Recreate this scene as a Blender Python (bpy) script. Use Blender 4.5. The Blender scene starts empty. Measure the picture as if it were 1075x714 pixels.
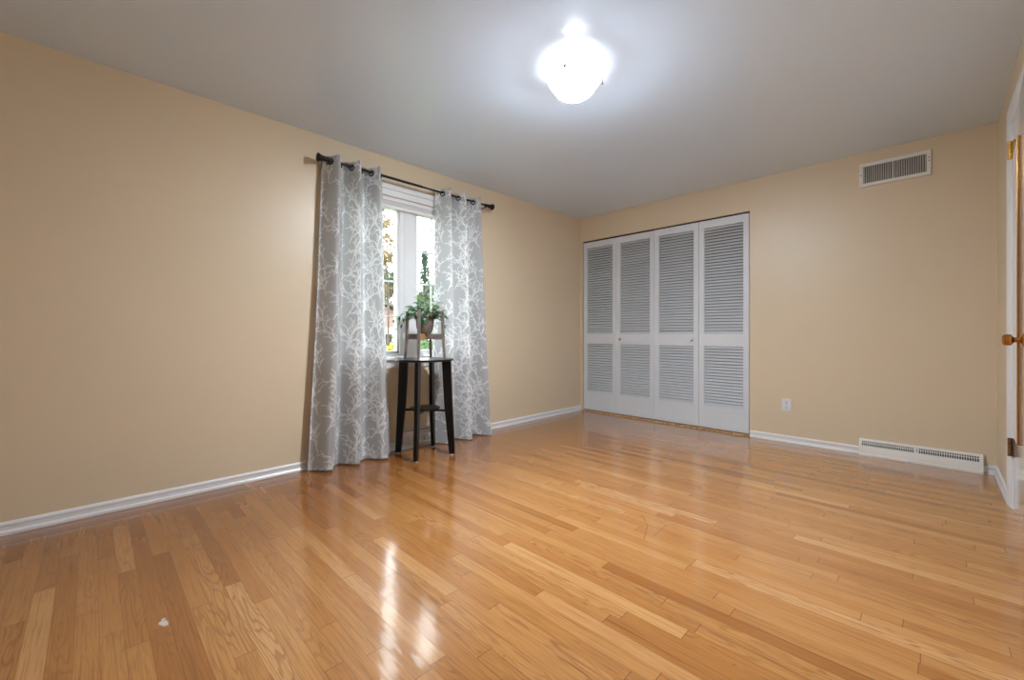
import bpy, bmesh, math, random
import numpy as np
from mathutils import Vector, Matrix

random.seed(7)
rng = np.random.default_rng(7)
S = bpy.context.scene
COL = S.collection
PI = math.pi

# ------------------------------------------------------------------ camera, world, light, exposure
W, H, L = 3.507, 2.44, 5.35            # room: x 0..W, y -L..0, z 0..H
CX, CY, CZ = 3.188, -4.421, 0.976
cam_d = bpy.data.cameras.new('camera')
cam = bpy.data.objects.new('camera', cam_d)
COL.objects.link(cam)
cam.location = (CX, CY, CZ)
cam.rotation_euler = (PI / 2, 0, PI / 4)
cam_d.sensor_width = 36.0
cam_d.lens = 36.0 * 441.0 / 1075.0
cam_d.shift_y = -6.5 / 1075.0
cam_d.clip_start = 0.01
S.camera = cam

S.view_settings.view_transform = 'Standard'
S.view_settings.look = 'None'
S.view_settings.gamma = 1.0
S.view_settings.exposure = 0.48
S.view_settings.use_curve_mapping = False
S.cycles.use_denoising = True
S.cycles.max_bounces = 14
S.cycles.diffuse_bounces = 8
S.cycles.glossy_bounces = 6
S.cycles.sample_clamp_indirect = 6.0

SKY = 7.2
LAMP_EMIT = 720.0
BULB_EMIT = 30.0

wd = bpy.data.worlds.new('overcast_sky')
S.world = wd
wd.use_nodes = True
wn = wd.node_tree
wn.nodes.clear()
o_ = wn.nodes.new('ShaderNodeOutputWorld')
bg = wn.nodes.new('ShaderNodeBackground')
bg.inputs['Color'].default_value = (0.93, 0.97, 1.0, 1)
bg.inputs['Strength'].default_value = SKY
wn.links.new(bg.outputs[0], o_.inputs[0])

# ------------------------------------------------------------------ materials
class NT:
    def __init__(s, name):
        s.m = bpy.data.materials.new(name)
        s.m.use_nodes = True
        s.t = s.m.node_tree
        s.b = s.t.nodes['Principled BSDF']
        s.out = s.t.nodes['Material Output']
    def n(s, typ, **kw):
        nd = s.t.nodes.new(typ)
        for k, v in kw.items():
            setattr(nd, k, v)
        return nd
    def put(s, sock, v):
        if v is None:
            return
        if isinstance(v, bpy.types.NodeSocket):
            s.t.links.new(v, sock)
        else:
            sock.default_value = v
    def math(s, op, a, b=None, c=None, clamp=False):
        nd = s.n('ShaderNodeMath', operation=op, use_clamp=clamp)
        for i, v in enumerate((a, b, c)):
            s.put(nd.inputs[i], v)
        return nd.outputs[0]
    def comb(s, x, y, z):
        nd = s.n('ShaderNodeCombineXYZ')
        for i, v in enumerate((x, y, z)):
            s.put(nd.inputs[i], v)
        return nd.outputs[0]
    def noise(s, vec, scale=5.0, detail=2.0, rough=0.5, dist=0.0):
        nd = s.n('ShaderNodeTexNoise')
        s.put(nd.inputs['Vector'], vec)
        nd.inputs['Scale'].default_value = scale
        nd.inputs['Detail'].default_value = detail
        nd.inputs['Roughness'].default_value = rough
        nd.inputs['Distortion'].default_value = dist
        return nd.outputs['Fac']
    def white(s, vec):
        nd = s.n('ShaderNodeTexWhiteNoise', noise_dimensions='3D')
        s.put(nd.inputs['Vector'], vec)
        return nd.outputs['Value']
    def ramp(s, fac, stops):
        nd = s.n('ShaderNodeValToRGB')
        e = nd.color_ramp.elements
        while len(e) < len(stops):
            e.new(0.5)
        for i, (p, c) in enumerate(stops):
            e[i].position = p
            e[i].color = (*c, 1)
        s.put(nd.inputs[0], fac)
        return nd.outputs['Color']
    def mix(s, fac, a, b, mode='MIX'):
        nd = s.n('ShaderNodeMix', data_type='RGBA', blend_type=mode)
        s.put(nd.inputs[0], fac)
        for sk, v in ((nd.inputs[6], a), (nd.inputs[7], b)):
            if isinstance(v, tuple):
                v = (*v[:3], 1)
            s.put(sk, v)
        return nd.outputs[2]
    def smooth(s, v, a, b):
        nd = s.n('ShaderNodeMapRange', interpolation_type='SMOOTHSTEP')
        s.put(nd.inputs[0], v)
        nd.inputs[1].default_value = a
        nd.inputs[2].default_value = b
        return nd.outputs[0]
    def bump(s, h, strength, dist=0.01):
        nd = s.n('ShaderNodeBump')
        nd.inputs['Strength'].default_value = strength
        nd.inputs['Distance'].default_value = dist
        s.put(nd.inputs['Height'], h)
        s.t.links.new(nd.outputs[0], s.b.inputs['Normal'])
    def pos(s):
        return s.n('ShaderNodeNewGeometry').outputs['Position']
    def xyz(s, v):
        nd = s.n('ShaderNodeSeparateXYZ')
        s.put(nd.inputs[0], v)
        return nd.outputs

def mat(name, col, rough=0.5, metal=0.0, vary=0.06, vscale=6.0, spec=0.5, bump=0.0, bscale=60.0, coat=0.0):
    t = NT(name)
    p = t.n('ShaderNodeTexCoord').outputs['Object']
    f = t.noise(p, vscale, 4)
    lo = tuple(c * (1 - vary) for c in col)
    hi = tuple(min(1, c * (1 + vary)) for c in col)
    t.put(t.b.inputs['Base Color'], t.ramp(f, [(0.3, lo), (0.7, hi)]))
    t.b.inputs['Roughness'].default_value = rough
    t.b.inputs['Metallic'].default_value = metal
    t.b.inputs['Specular IOR Level'].default_value = spec
    t.b.inputs['Coat Weight'].default_value = coat
    t.b.inputs['Coat Roughness'].default_value = 0.1
    if bump:
        t.bump(t.noise(p, bscale, 3), bump, 0.003)
    return t.m

def wall_mat(name, col, rough, spec, vary=0.03, roll=0.05):
    t = NT(name)
    p = t.pos()
    big = t.noise(p, 0.9, 4, 0.55)
    c = t.ramp(big, [(0.25, tuple(x * (1 - vary) for x in col)), (0.75, tuple(min(1, x * (1 + vary)) for x in col))])
    t.put(t.b.inputs['Base Color'], c)
    rr = t.n('ShaderNodeMapRange')
    t.put(rr.inputs[0], t.noise(p, 3.0, 3))
    rr.inputs[3].default_value = rough - 0.04
    rr.inputs[4].default_value = rough + 0.06
    t.put(t.b.inputs['Roughness'], rr.outputs[0])
    t.b.inputs['Specular IOR Level'].default_value = spec
    roller = t.noise(p, 160.0, 2)
    wob = t.noise(p, 2.2, 3)
    h = t.math('ADD', t.math('MULTIPLY', roller, roll), wob)
    t.bump(h, 0.10, 0.01)
    return t.m

M = {}
M['wall'] = wall_mat('tan_wall_paint', (0.635, 0.527, 0.380), 0.38, 0.45)
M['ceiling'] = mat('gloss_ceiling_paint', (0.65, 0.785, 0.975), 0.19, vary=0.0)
M['white'] = mat('white_trim_paint', (0.70, 0.71, 0.725), 0.32, vary=0.02)
M['door_white'] = mat('white_door_paint', (0.62, 0.65, 0.69), 0.42, vary=0.02)
M['entry'] = mat('glossy_door_paint', (0.62, 0.63, 0.64), 0.13, vary=0.03, coat=0.6)
M['register'] = mat('register_enamel', (0.72, 0.71, 0.68), 0.35, vary=0.03)
M['plate'] = mat('outlet_plastic', (0.66, 0.69, 0.73), 0.35, vary=0.02)
M['dark'] = mat('dark_gap', (0.02, 0.02, 0.02), 0.8)
M['damper'] = mat('grey_vent_blade', (0.58, 0.58, 0.57), 0.45, metal=0.0)
M['duct'] = mat('dusty_duct_shadow', (0.17, 0.17, 0.165), 0.8)
M['black_metal'] = mat('black_rod_metal', (0.008, 0.0075, 0.0075), 0.35, spec=0.3)
M['black_wood'] = mat('black_lacquer_wood', (0.004, 0.0035, 0.0035), 0.30, spec=0.28, vary=0.2)
M['brass'] = mat('polished_brass', (0.78, 0.50, 0.15), 0.18, metal=1.0)
M['old_brass'] = mat('aged_brass', (0.50, 0.24, 0.06), 0.2, metal=1.0)
M['rust'] = mat('rusty_hinge', (0.20, 0.11, 0.06), 0.5, metal=0.7, vary=0.3, vscale=60)
M['steel'] = mat('brushed_knob_steel', (0.55, 0.55, 0.55), 0.25, metal=1.0)
M['grommet'] = mat('dark_grommet', (0.05, 0.05, 0.055), 0.25, metal=0.8)
M['glide'] = mat('white_foot_glide', (0.75, 0.75, 0.73), 0.5)
M['blind'] = mat('blind_fabric', (0.66, 0.665, 0.675), 0.6, vary=0.02)
M['pot'] = mat('plant_pot_plastic', (0.13, 0.105, 0.098), 0.25, vary=0.45, vscale=30)
M['soil'] = mat('potting_soil', (0.05, 0.035, 0.025), 0.9, vary=0.4, vscale=60, bump=0.6)
M['tag'] = mat('green_plant_tag', (0.03, 0.42, 0.14), 0.4)
M['stem'] = mat('green_stem', (0.20, 0.26, 0.10), 0.5)
M['stand'] = mat('weathered_stand_wood', (0.19, 0.155, 0.14), 0.45, vary=0.25, vscale=25)
M['cork'] = mat('warm_wood_block', (0.40, 0.19, 0.08), 0.5, vary=0.15)
M['canopy'] = mat('white_fixture_enamel', (0.8, 0.8, 0.8), 0.35)
M['chrome'] = mat('brushed_nickel', (0.45, 0.45, 0.45), 0.2, metal=1.0)
M['bark'] = mat('tree_bark', (0.07, 0.055, 0.045), 0.9, vary=0.3, vscale=15, bump=0.5, bscale=30)
M['lawn'] = mat('lawn_grass', (0.065, 0.12, 0.035), 0.9, vary=0.35, vscale=3, bump=0.5, bscale=40)
M['soffit'] = mat('white_vinyl', (0.75, 0.76, 0.77), 0.5, vary=0.02)
M['rooftile'] = mat('roof_shingle', (0.13, 0.10, 0.09), 0.9, vary=0.25, vscale=12)
M['closet_in'] = mat('closet_interior_paint', (0.30, 0.26, 0.2), 0.8)
M['tornwood'] = mat('torn_threshold_wood', (0.42, 0.25, 0.12), 0.8, vary=0.55, vscale=40, bump=0.8, bscale=70)
def leafmat(name, c1, c2, c3):
    t = NT(name)
    rnd = t.n('ShaderNodeNewGeometry').outputs['Random Per Island']
    t.put(t.b.inputs['Base Color'], t.ramp(rnd, [(0.0, c1), (0.5, c2), (1.0, c3)]))
    t.b.inputs['Roughness'].default_value = 0.45
    tr = t.n('ShaderNodeBsdfTranslucent')
    t.put(tr.inputs[0], t.ramp(rnd, [(0.0, c1), (0.5, c2), (1.0, c3)]))
    mx = t.n('ShaderNodeMixShader')
    mx.inputs[0].default_value = 0.35
    t.t.links.new(t.b.outputs[0], mx.inputs[1])
    t.t.links.new(tr.outputs[0], mx.inputs[2])
    t.t.links.new(mx.outputs[0], t.out.inputs[0])
    return t.m
M['leaf'] = leafmat('houseplant_leaf', (0.02, 0.075, 0.035), (0.07, 0.24, 0.10), (0.45, 0.50, 0.38))
M['leaf_young'] = leafmat('young_leaf', (0.26, 0.40, 0.05), (0.34, 0.46, 0.08), (0.42, 0.50, 0.12))
M['autumn'] = leafmat('autumn_leaf', (0.177, 0.105, 0.040), (0.225, 0.161, 0.081), (0.105, 0.121, 0.056))
M['evergreen'] = leafmat('evergreen_needle', (0.025, 0.065, 0.036), (0.070, 0.134, 0.076), (0.153, 0.230, 0.141))
M['greenleaf'] = leafmat('shrub_leaf', (0.032, 0.081, 0.022), (0.077, 0.142, 0.045), (0.153, 0.207, 0.081))
M['paleleaf'] = leafmat('pale_leaf', (0.048, 0.075, 0.035), (0.075, 0.114, 0.051), (0.106, 0.138, 0.069))
M['yellowleaf'] = leafmat('golden_leaf', (0.273, 0.248, 0.025), (0.347, 0.327, 0.050), (0.208, 0.238, 0.040))

def brick_mat():
    t = NT('red_brick')
    p = t.n('ShaderNodeTexCoord').outputs['Object']
    x = t.xyz(p)
    b = t.n('ShaderNodeTexBrick')
    t.put(b.inputs['Vector'], t.comb(t.math('ADD', x[0], x[1]), x[2], 0.0))
    b.inputs['Color1'].default_value = (0.22, 0.11, 0.085, 1)
    b.inputs['Color2'].default_value = (0.27, 0.15, 0.12, 1)
    b.inputs['Mortar'].default_value = (0.3, 0.27, 0.24, 1)
    b.inputs['Scale'].default_value = 4.0
    t.put(t.b.inputs['Base Color'], b.outputs['Color'])
    t.b.inputs['Roughness'].default_value = 0.9
    return t.m
M['brick'] = brick_mat()

def floor_mat():
    t = NT('strip_oak_floor')
    x, y, z = t.xyz(t.pos())
    PWI = 0.0572
    yr = t.math('DIVIDE', y, PWI)
    row = t.math('FLOOR', yr)
    fy = t.math('FRACT', yr)
    r1 = t.white(t.comb(row, 3.7, 1.1))
    r2 = t.white(t.comb(row, 9.2, 5.3))
    ln = t.math('MULTIPLY_ADD', r2, 0.75, 0.55)
    xr = t.math('ADD', t.math('DIVIDE', x, ln), t.math('MULTIPLY', r1, 17.0))
    colm = t.math('FLOOR', xr)
    fx = t.math('MULTIPLY', t.math('FRACT', xr), ln)
    pid = t.white(t.comb(row, colm, 2.0))
    pid2 = t.white(t.comb(row, colm, 7.0))
    off = t.math('MULTIPLY', pid, 60.0)
    # tone of each board
    base = t.ramp(pid, [(0.0, (0.205, 0.063, 0.0115)), (0.15, (0.248, 0.084, 0.0165)), (0.55, (0.272, 0.098, 0.021)),
                        (0.88, (0.296, 0.111, 0.0265)), (1.0, (0.340, 0.142, 0.041))])
    # brightness falloff painted into the boards: darker and redder along the window wall
    falloff_noise = t.noise(t.comb(x, y, 0.0), 0.8, 3.0)
    falloff = t.smooth(t.math('ADD', x, t.math('MULTIPLY', falloff_noise, 1.2)), 0.7, 2.3)
    base = t.mix(falloff, base, t.mix(1.0, base, (1.66, 2.12, 2.9), 'MULTIPLY'))
    # cathedral grain: contour lines of a stretched noise
    v1 = t.comb(t.math('ADD', t.math('MULTIPLY', x, 1.6), off), t.math('MULTIPLY', y, 15.0), off)
    n1 = t.noise(v1, 1.0, 2.0, 0.45)
    rings = t.math('SINE', t.math('MULTIPLY', n1, t.math('MULTIPLY_ADD', pid2, 60.0, 50.0)))
    rings = t.smooth(rings, 0.2, 1.0)
    # fine streaks / pores
    v2 = t.comb(t.math('ADD', t.math('MULTIPLY', x, 5.0), off), t.math('MULTIPLY', y, 190.0), off)
    st = t.smooth(t.noise(v2, 1.0, 3.0, 0.6), 0.42, 0.72)
    v3 = t.comb(t.math('ADD', t.math('MULTIPLY', x, 1.1), off), t.math('MULTIPLY', y, 30.0), off)
    dk = t.smooth(t.noise(v3, 1.0, 3.0, 0.55), 0.60, 0.78)
    c = t.mix(t.math('MULTIPLY', rings, t.math('MULTIPLY_ADD', t.math('MULTIPLY', pid2, pid2), 0.50, 0.03)), base, (0.19, 0.07, 0.02))
    c = t.mix(t.math('MULTIPLY', st, 0.46), c, (0.20, 0.075, 0.02))
    c = t.mix(t.math('MULTIPLY', dk, 0.62), c, (0.16, 0.058, 0.015))
    # joints
    ey = t.math('MULTIPLY', t.math('MINIMUM', fy, t.math('SUBTRACT', 1.0, fy)), PWI)
    ex = t.math('MINIMUM', fx, t.math('SUBTRACT', ln, fx))
    gy = t.math('SUBTRACT', 1.0, t.smooth(ey, 0.0004, 0.0013))
    gx = t.math('SUBTRACT', 1.0, t.smooth(ex, 0.0006, 0.0018))
    gap = t.math('MAXIMUM', t.math('MULTIPLY', gy, t.math('MULTIPLY_ADD', r1, 0.35, 0.25)), t.math('MULTIPLY', gx, 0.8))
    c = t.mix(gap, c, (0.15, 0.06, 0.02))
    # dark nicks
    nick = t.smooth(t.noise(t.comb(t.math('MULTIPLY', x, 0.6), y, 4.0), 34.0, 2.0), 0.755, 0.80)
    c = t.mix(t.math('MULTIPLY', nick, 0.7), c, (0.17, 0.07, 0.03))
    # one white scuff near the left wall, and two cracks in mid floor
    wob = t.noise(t.comb(x, y, 0.0), 45.0, 3.0)
    def blob(px, py, rx, ry):
        dx = t.math('DIVIDE', t.math('SUBTRACT', x, px), rx)
        dy = t.math('DIVIDE', t.math('SUBTRACT', y, py), ry)
        d = t.math('ADD', t.math('MULTIPLY', dx, dx), t.math('MULTIPLY', dy, dy))
        d = t.math('ADD', d, t.math('MULTIPLY', t.math('SUBTRACT', wob, 0.5), 5.0))
        return t.math('SUBTRACT', 1.0, t.smooth(d, 0.5, 1.1))
    def seg(ax, ay, bx, by, w):
        ux, uy = bx - ax, by - ay
        l2 = ux * ux + uy * uy
        px_, py_ = t.math('SUBTRACT', x, ax), t.math('SUBTRACT', y, ay)
        k = t.math('DIVIDE', t.math('ADD', t.math('MULTIPLY', px_, ux), t.math('MULTIPLY', py_, uy)), l2, clamp=True)
        ddx = t.math('SUBTRACT', px_, t.math('MULTIPLY', k, ux))
        ddy = t.math('SUBTRACT', py_, t.math('MULTIPLY', k, uy))
        d = t.math('SQRT', t.math('ADD', t.math('MULTIPLY', ddx, ddx), t.math('MULTIPLY', ddy, ddy)))
        d = t.math('ADD', d, t.math('MULTIPLY', t.math('SUBTRACT', wob, 0.5), 0.006))
        return t.math('SUBTRACT', 1.0, t.smooth(d, w * 0.4, w))
    c = t.mix(t.math('MULTIPLY', blob(SCUFF[0], SCUFF[1], 0.030, 0.012), 0.85), c, (0.60, 0.56, 0.53))
    for a, b in CRACKS:
        c = t.mix(t.math('MULTIPLY', seg(*a, *b, 0.004), 0.7), c, (0.24, 0.10, 0.04))
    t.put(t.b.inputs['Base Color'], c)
    rg = t.n('ShaderNodeMapRange')
    t.put(rg.inputs[0], t.noise(t.comb(x, y, 0.0), 9.0, 4.0))
    rg.inputs[3].default_value = 0.17
    rg.inputs[4].default_value = 0.30
    t.put(t.b.inputs['Roughness'], rg.outputs[0])
    t.b.inputs['IOR'].default_value = 1.5
    t.b.inputs['Specular IOR Level'].default_value = 0.10
    t.b.inputs['Coat Weight'].default_value = 1.0
    t.b.inputs['Coat Roughness'].default_value = 0.105
    t.b.inputs['Coat IOR'].default_value = 1.56
    wv = t.noise(t.comb(t.math('MULTIPLY', x, 2.0), t.math('MULTIPLY', y, 9.0), pid), 1.6, 3.0)
    fine = t.noise(t.comb(t.math('MULTIPLY', x, 12.0), t.math('MULTIPLY', y, 60.0), off), 1.0, 2.0)
    h = t.math('ADD', t.math('MULTIPLY', wv, 0.6), t.math('MULTIPLY', fine, 0.05))
    h = t.math('ADD', h, t.math('MULTIPLY', pid2, 0.10))
    h = t.math('SUBTRACT', h, t.math('MULTIPLY', gap, 0.05))
    nd = t.n('ShaderNodeBump')
    nd.inputs['Strength'].default_value = 0.16
    nd.inputs['Distance'].default_value = 0.012
    t.put(nd.inputs['Height'], h)
    t.t.links.new(nd.outputs[0], t.b.inputs['Normal'])
    t.t.links.new(nd.outputs[0], t.b.inputs['Coat Normal'])
    return t.m

def floor_pt(px, py):
    r, u = (px - 537.5) / 441, (350.5 - py) / 441
    k = -CZ / u
    s = math.sqrt(0.5)
    return (CX + k * s * (r - 1), CY + k * s * (r + 1))
SCUFF = floor_pt(172, 654)
_c = [(674, 541), (680, 552), (676, 566)]
CRACKS = [(floor_pt(*_c[0]), floor_pt(*_c[1])), (floor_pt(*_c[1]), floor_pt(*_c[2])), (floor_pt(700, 551), floor_pt(686, 563))]
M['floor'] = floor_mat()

def curtain_mat():
    t = NT('coral_print_curtain_cloth')
    a = t.n('ShaderNodeAttribute', attribute_name='pattern')
    p = t.n('ShaderNodeTexCoord').outputs['Object']
    weave = t.noise(p, 260.0, 2)
    g = t.ramp(weave, [(0.3, (0.40, 0.405, 0.415)), (0.7, (0.45, 0.455, 0.465))])
    c = t.mix(a.outputs['Fac'], g, (0.76, 0.77, 0.78))
    t.put(t.b.inputs['Base Color'], c)
    t.b.inputs['Roughness'].default_value = 0.75
    t.b.inputs['Sheen Weight'].default_value = 0.15
    tr = t.n('ShaderNodeBsdfTranslucent')
    t.put(tr.inputs[0], c)
    mx = t.n('ShaderNodeMixShader')
    mx.inputs[0].default_value = 0.22
    t.t.links.new(t.b.outputs[0], mx.inputs[1])
    t.t.links.new(tr.outputs[0], mx.inputs[2])
    t.t.links.new(mx.outputs[0], t.out.inputs[0])
    return t.m
M['curtain'] = curtain_mat()

def bowl_mat():
    t = NT('lit_alabaster_glass')
    p = t.n('ShaderNodeTexCoord').outputs['Object']
    n = t.noise(p, 7.0, 4, 0.6, 0.8)
    t.put(t.b.inputs['Base Color'], (0.85, 0.85, 0.85, 1))
    t.b.inputs['Roughness'].default_value = 0.15
    c = t.ramp(n, [(0.3, (0.86, 0.85, 0.83)), (0.6, (1.0, 0.985, 0.96))])
    t.put(t.b.inputs['Emission Color'], t.mix(1.0, c, (0.90, 0.99, 1.10), 'MULTIPLY'))
    z = t.xyz(t.pos())[2]                # brightest towards the belly of the bowl, dimmed at the rim to hold down ceiling glow
    t.put(t.b.inputs['Emission Strength'], t.math('MULTIPLY_ADD', t.smooth(z, 2.322, 2.276), LAMP_EMIT, 3.0))
    return t.m
M['bowl'] = bowl_mat()
def bulb_mat():
    t = NT('frosted_lit_bulb')
    t.put(t.b.inputs['Base Color'], (0.8, 0.8, 0.8, 1))
    t.put(t.b.inputs['Emission Color'], (1.0, 0.97, 0.93, 1))
    t.b.inputs['Emission Strength'].default_value = BULB_EMIT
    return t.m
M['bulb'] = bulb_mat()

def glass_mat():
    t = NT('window_glass')
    g = t.n('ShaderNodeBsdfGlossy')
    g.inputs['Roughness'].default_value = 0.02
    tr = t.n('ShaderNodeBsdfTransparent')
    tr.inputs[0].default_value = (0.96, 0.975, 0.97, 1)
    lw = t.n('ShaderNodeLayerWeight')
    fz = t.math('MULTIPLY_ADD', t.math('POWER', lw.outputs['Facing'], 5.0), 0.9, 0.04)
    mx = t.n('ShaderNodeMixShader')
    t.t.links.new(fz, mx.inputs[0])
    t.t.links.new(tr.outputs[0], mx.inputs[1])
    t.t.links.new(g.outputs[0], mx.inputs[2])
    t.t.links.new(mx.outputs[0], t.out.inputs[0])
    return t.m
M['glass'] = glass_mat()

# ------------------------------------------------------------------ mesh helpers
ORG = {}
class MB:
    def __init__(s):
        s.bm = bmesh.new()
    def box(s, a, b, bev=0.0, seg=2):
        a, b = [min(p, q) for p, q in zip(a, b)], [max(p, q) for p, q in zip(a, b)]
        ret = bmesh.ops.create_cube(s.bm, size=1.0)
        vs = ret['verts']
        for v in vs:
            v.co = Vector(((a[i] + b[i]) / 2 + v.co[i] * (b[i] - a[i])) for i in range(3))
        if bev:
            es = list({e for v in vs for e in v.link_edges})
            bmesh.ops.bevel(s.bm, geom=es, offset=bev, segments=seg, affect='EDGES', profile=0.5)
        return s
    def tube(s, pts, r, n=10, cap=True):
        pts = [Vector(p) for p in pts]
        rs = r if isinstance(r, (list, tuple)) else [r] * len(pts)
        rings = []
        up = None
        for i, p in enumerate(pts):
            d = (pts[min(i + 1, len(pts) - 1)] - pts[max(i - 1, 0)]).normalized()
            if up is None:
                up = Vector((0, 0, 1)) if abs(d.z) < 0.9 else Vector((1, 0, 0))
            a = d.cross(up).normalized()
            b = a.cross(d).normalized()
            up = b
            rings.append([s.bm.verts.new(p + (a * math.cos(2 * PI * k / n) + b * math.sin(2 * PI * k / n)) * rs[i]) for k in range(n)])
        for q, w in zip(rings, rings[1:]):
            for k in range(n):
                s.bm.faces.new((q[k], q[(k + 1) % n], w[(k + 1) % n], w[k]))
        if cap:
            s.bm.faces.new(rings[0][::-1])
            s.bm.faces.new(rings[-1])
        return s
    def lathe(s, prof, o, axis='z', n=32):
        o = Vector(o)
        def put(r, h, a):
            c, q = r * math.cos(a), r * math.sin(a)
            return o + Vector({'z': (c, q, h), 'x': (h, c, q), 'y': (q, h, c)}[axis])
        rings = [[s.bm.verts.new(put(r, h, 2 * PI * k / n)) for k in range(n)] if r > 1e-6 else [s.bm.verts.new(put(0, h, 0))] for r, h in prof]
        for q, w in zip(rings, rings[1:]):
            for k in range(n):
                k2 = (k + 1) % n
                if len(q) == 1 and len(w) == 1:
                    continue
                if len(q) == 1:
                    s.bm.faces.new((q[0], w[k2], w[k]))
                elif len(w) == 1:
                    s.bm.faces.new((q[k], q[k2], w[0]))
                else:
                    s.bm.faces.new((q[k], q[k2], w[k2], w[k]))
        return s
    def prism(s, poly, f0, f1):
        """poly: 2-D outline; f0, f1 map (u, v) to the two end faces"""
        a = [s.bm.verts.new(Vector(f0(*p))) for p in poly]
        b = [s.bm.verts.new(Vector(f1(*p))) for p in poly]
        n = len(poly)
        for k in range(n):
            s.bm.faces.new((a[k], a[(k + 1) % n], b[(k + 1) % n], b[k]))
        s.bm.faces.new(a[::-1])
        s.bm.faces.new(b)
        return s
    def torus(s, o, R, r, axis='y', n=20, m=8):
        o = Vector(o)
        prof = [(R + r * math.cos(2 * PI * k / m), r * math.sin(2 * PI * k / m)) for k in range(m + 1)]
        return s.lathe(prof, o, axis, n)
    def build(s, name, m, parent=None, smooth=None, org=None):
        bm = s.bm
        bmesh.ops.remove_doubles(bm, verts=bm.verts, dist=1e-6)
        bmesh.ops.recalc_face_normals(bm, faces=bm.faces)
        me = bpy.data.meshes.new(name)
        base = org if org is not None else (ORG.get(parent.name, (0, 0, 0)) if parent else (0, 0, 0))
        bmesh.ops.translate(bm, verts=bm.verts, vec=-Vector(base))
        bm.to_mesh(me)
        bm.free()
        if smooth:
            me.shade_smooth()
            if smooth != 'all':
                me.set_sharp_from_angle(angle=math.radians(smooth))
        me.materials.append(m)
        o = bpy.data.objects.new(name, me)
        COL.objects.link(o)
        if parent:
            o.parent = parent
            ORG[o.name] = base
        else:
            o.location = base
            ORG[o.name] = base
        return o

def thing(name, loc, label, cat, group=None, rz=0):
    o = bpy.data.objects.new(name, None)
    COL.objects.link(o)
    o.location = loc
    o.rotation_euler = (0, 0, rz)
    o.empty_display_size = 0.05
    ORG[o.name] = tuple(loc)
    o['label'] = label
    o['category'] = cat
    if group:
        o['group'] = group
    return o
def struct(o):
    o['kind'] = 'structure'
    return o
def tag(o, label, cat, group=None):
    o['label'] = label
    o['category'] = cat
    if group:
        o['group'] = group
    return o

# ------------------------------------------------------------------ room shell
T = 0.14
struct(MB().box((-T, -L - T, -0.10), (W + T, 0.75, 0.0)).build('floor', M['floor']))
struct(MB().box((-T, -L - T, H), (W + T, 0.75, H + 0.1)).build('ceiling', M['ceiling']))
# left wall with the window opening
WY0, WY1, WZ0, WZ1 = -3.12, -1.82, 0.755, 2.12
b = MB()
b.box((-T, -L, 0), (0, WY0, H)).box((-T, WY1, 0), (0, T, H)).box((-T, WY0, 0), (0, WY1, WZ0)).box((-T, WY0, WZ1), (0, WY1, H))
struct(b.build('wall_left', M['wall']))
# back wall with the closet opening
CX0, CX1, CZ1 = 0.035, 1.962, 2.145
b = MB()
b.prism([(0, 0), (CX0, 0), (CX0, CZ1), (CX1, CZ1), (CX1, 0), (W + T, 0), (W + T, H), (0, H)], lambda u, v: (u, 0, v), lambda u, v: (u, 0.12, v))
struct(b.build('wall_back', M['wall']))
# right wall with the doorway (far jamb at y = -0.79)
DY1 = CY + 3.635
DY0 = DY1 - 0.735
DZ = 2.165
b = MB()
b.box((W, DY1, 0), (W + T, 0, H)).box((W, -L, 0), (W + T, DY0, H)).box((W, DY0, DZ), (W + T, DY1, H))
struct(b.build('wall_right', M['wall']))
struct(MB().box((0, -L - T, 0), (W, -L, H)).build('wall_rear', M['wall']))
# closet interior
b = MB()
b.box((-0.02, 0.70, 0), (2.0, 0.75, H)).box((-0.06, 0.12, 0), (0.0, 0.75, H)).box((2.0, 0.12, 0), (2.06, 0.75, H))
struct(b.build('wall_closet', M['closet_in']))

# baseboards: flat board with a bead and a shoe
PROF = [(0, 0), (0.017, 0), (0.017, 0.012), (0.013, 0.018), (0.010, 0.022), (0.010, 0.040), (0.013, 0.045), (0.012, 0.053), (0.006, 0.060), (0, 0.062)]
def base_x(name, x0, x1, y, sgn):     # along X, on wall at y, facing sgn*Y
    struct(MB().prism(PROF, lambda u, v: (x0, y + sgn * u, v), lambda u, v: (x1, y + sgn * u, v)).build(name, M['white'], smooth=30))
def base_y(name, y0, y1, x, sgn):
    struct(MB().prism(PROF, lambda u, v: (x + sgn * u, y0, v), lambda u, v: (x + sgn * u, y1, v)).build(name, M['white'], smooth=30))
base_y('baseboard_left', -L, -0.0, 0.0, 1)
base_x('baseboard_back', CX1 + 0.005, W - 0.001, 0.0, -1)
base_y('baseboard_right', DY1 + 0.066, -0.0175, W, -1)
base_y('baseboard_right_near', -L, DY0 - 0.066, W, -1)
base_x('baseboard_rear', 0.0175, W - 0.0175, -L, 1)

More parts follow.
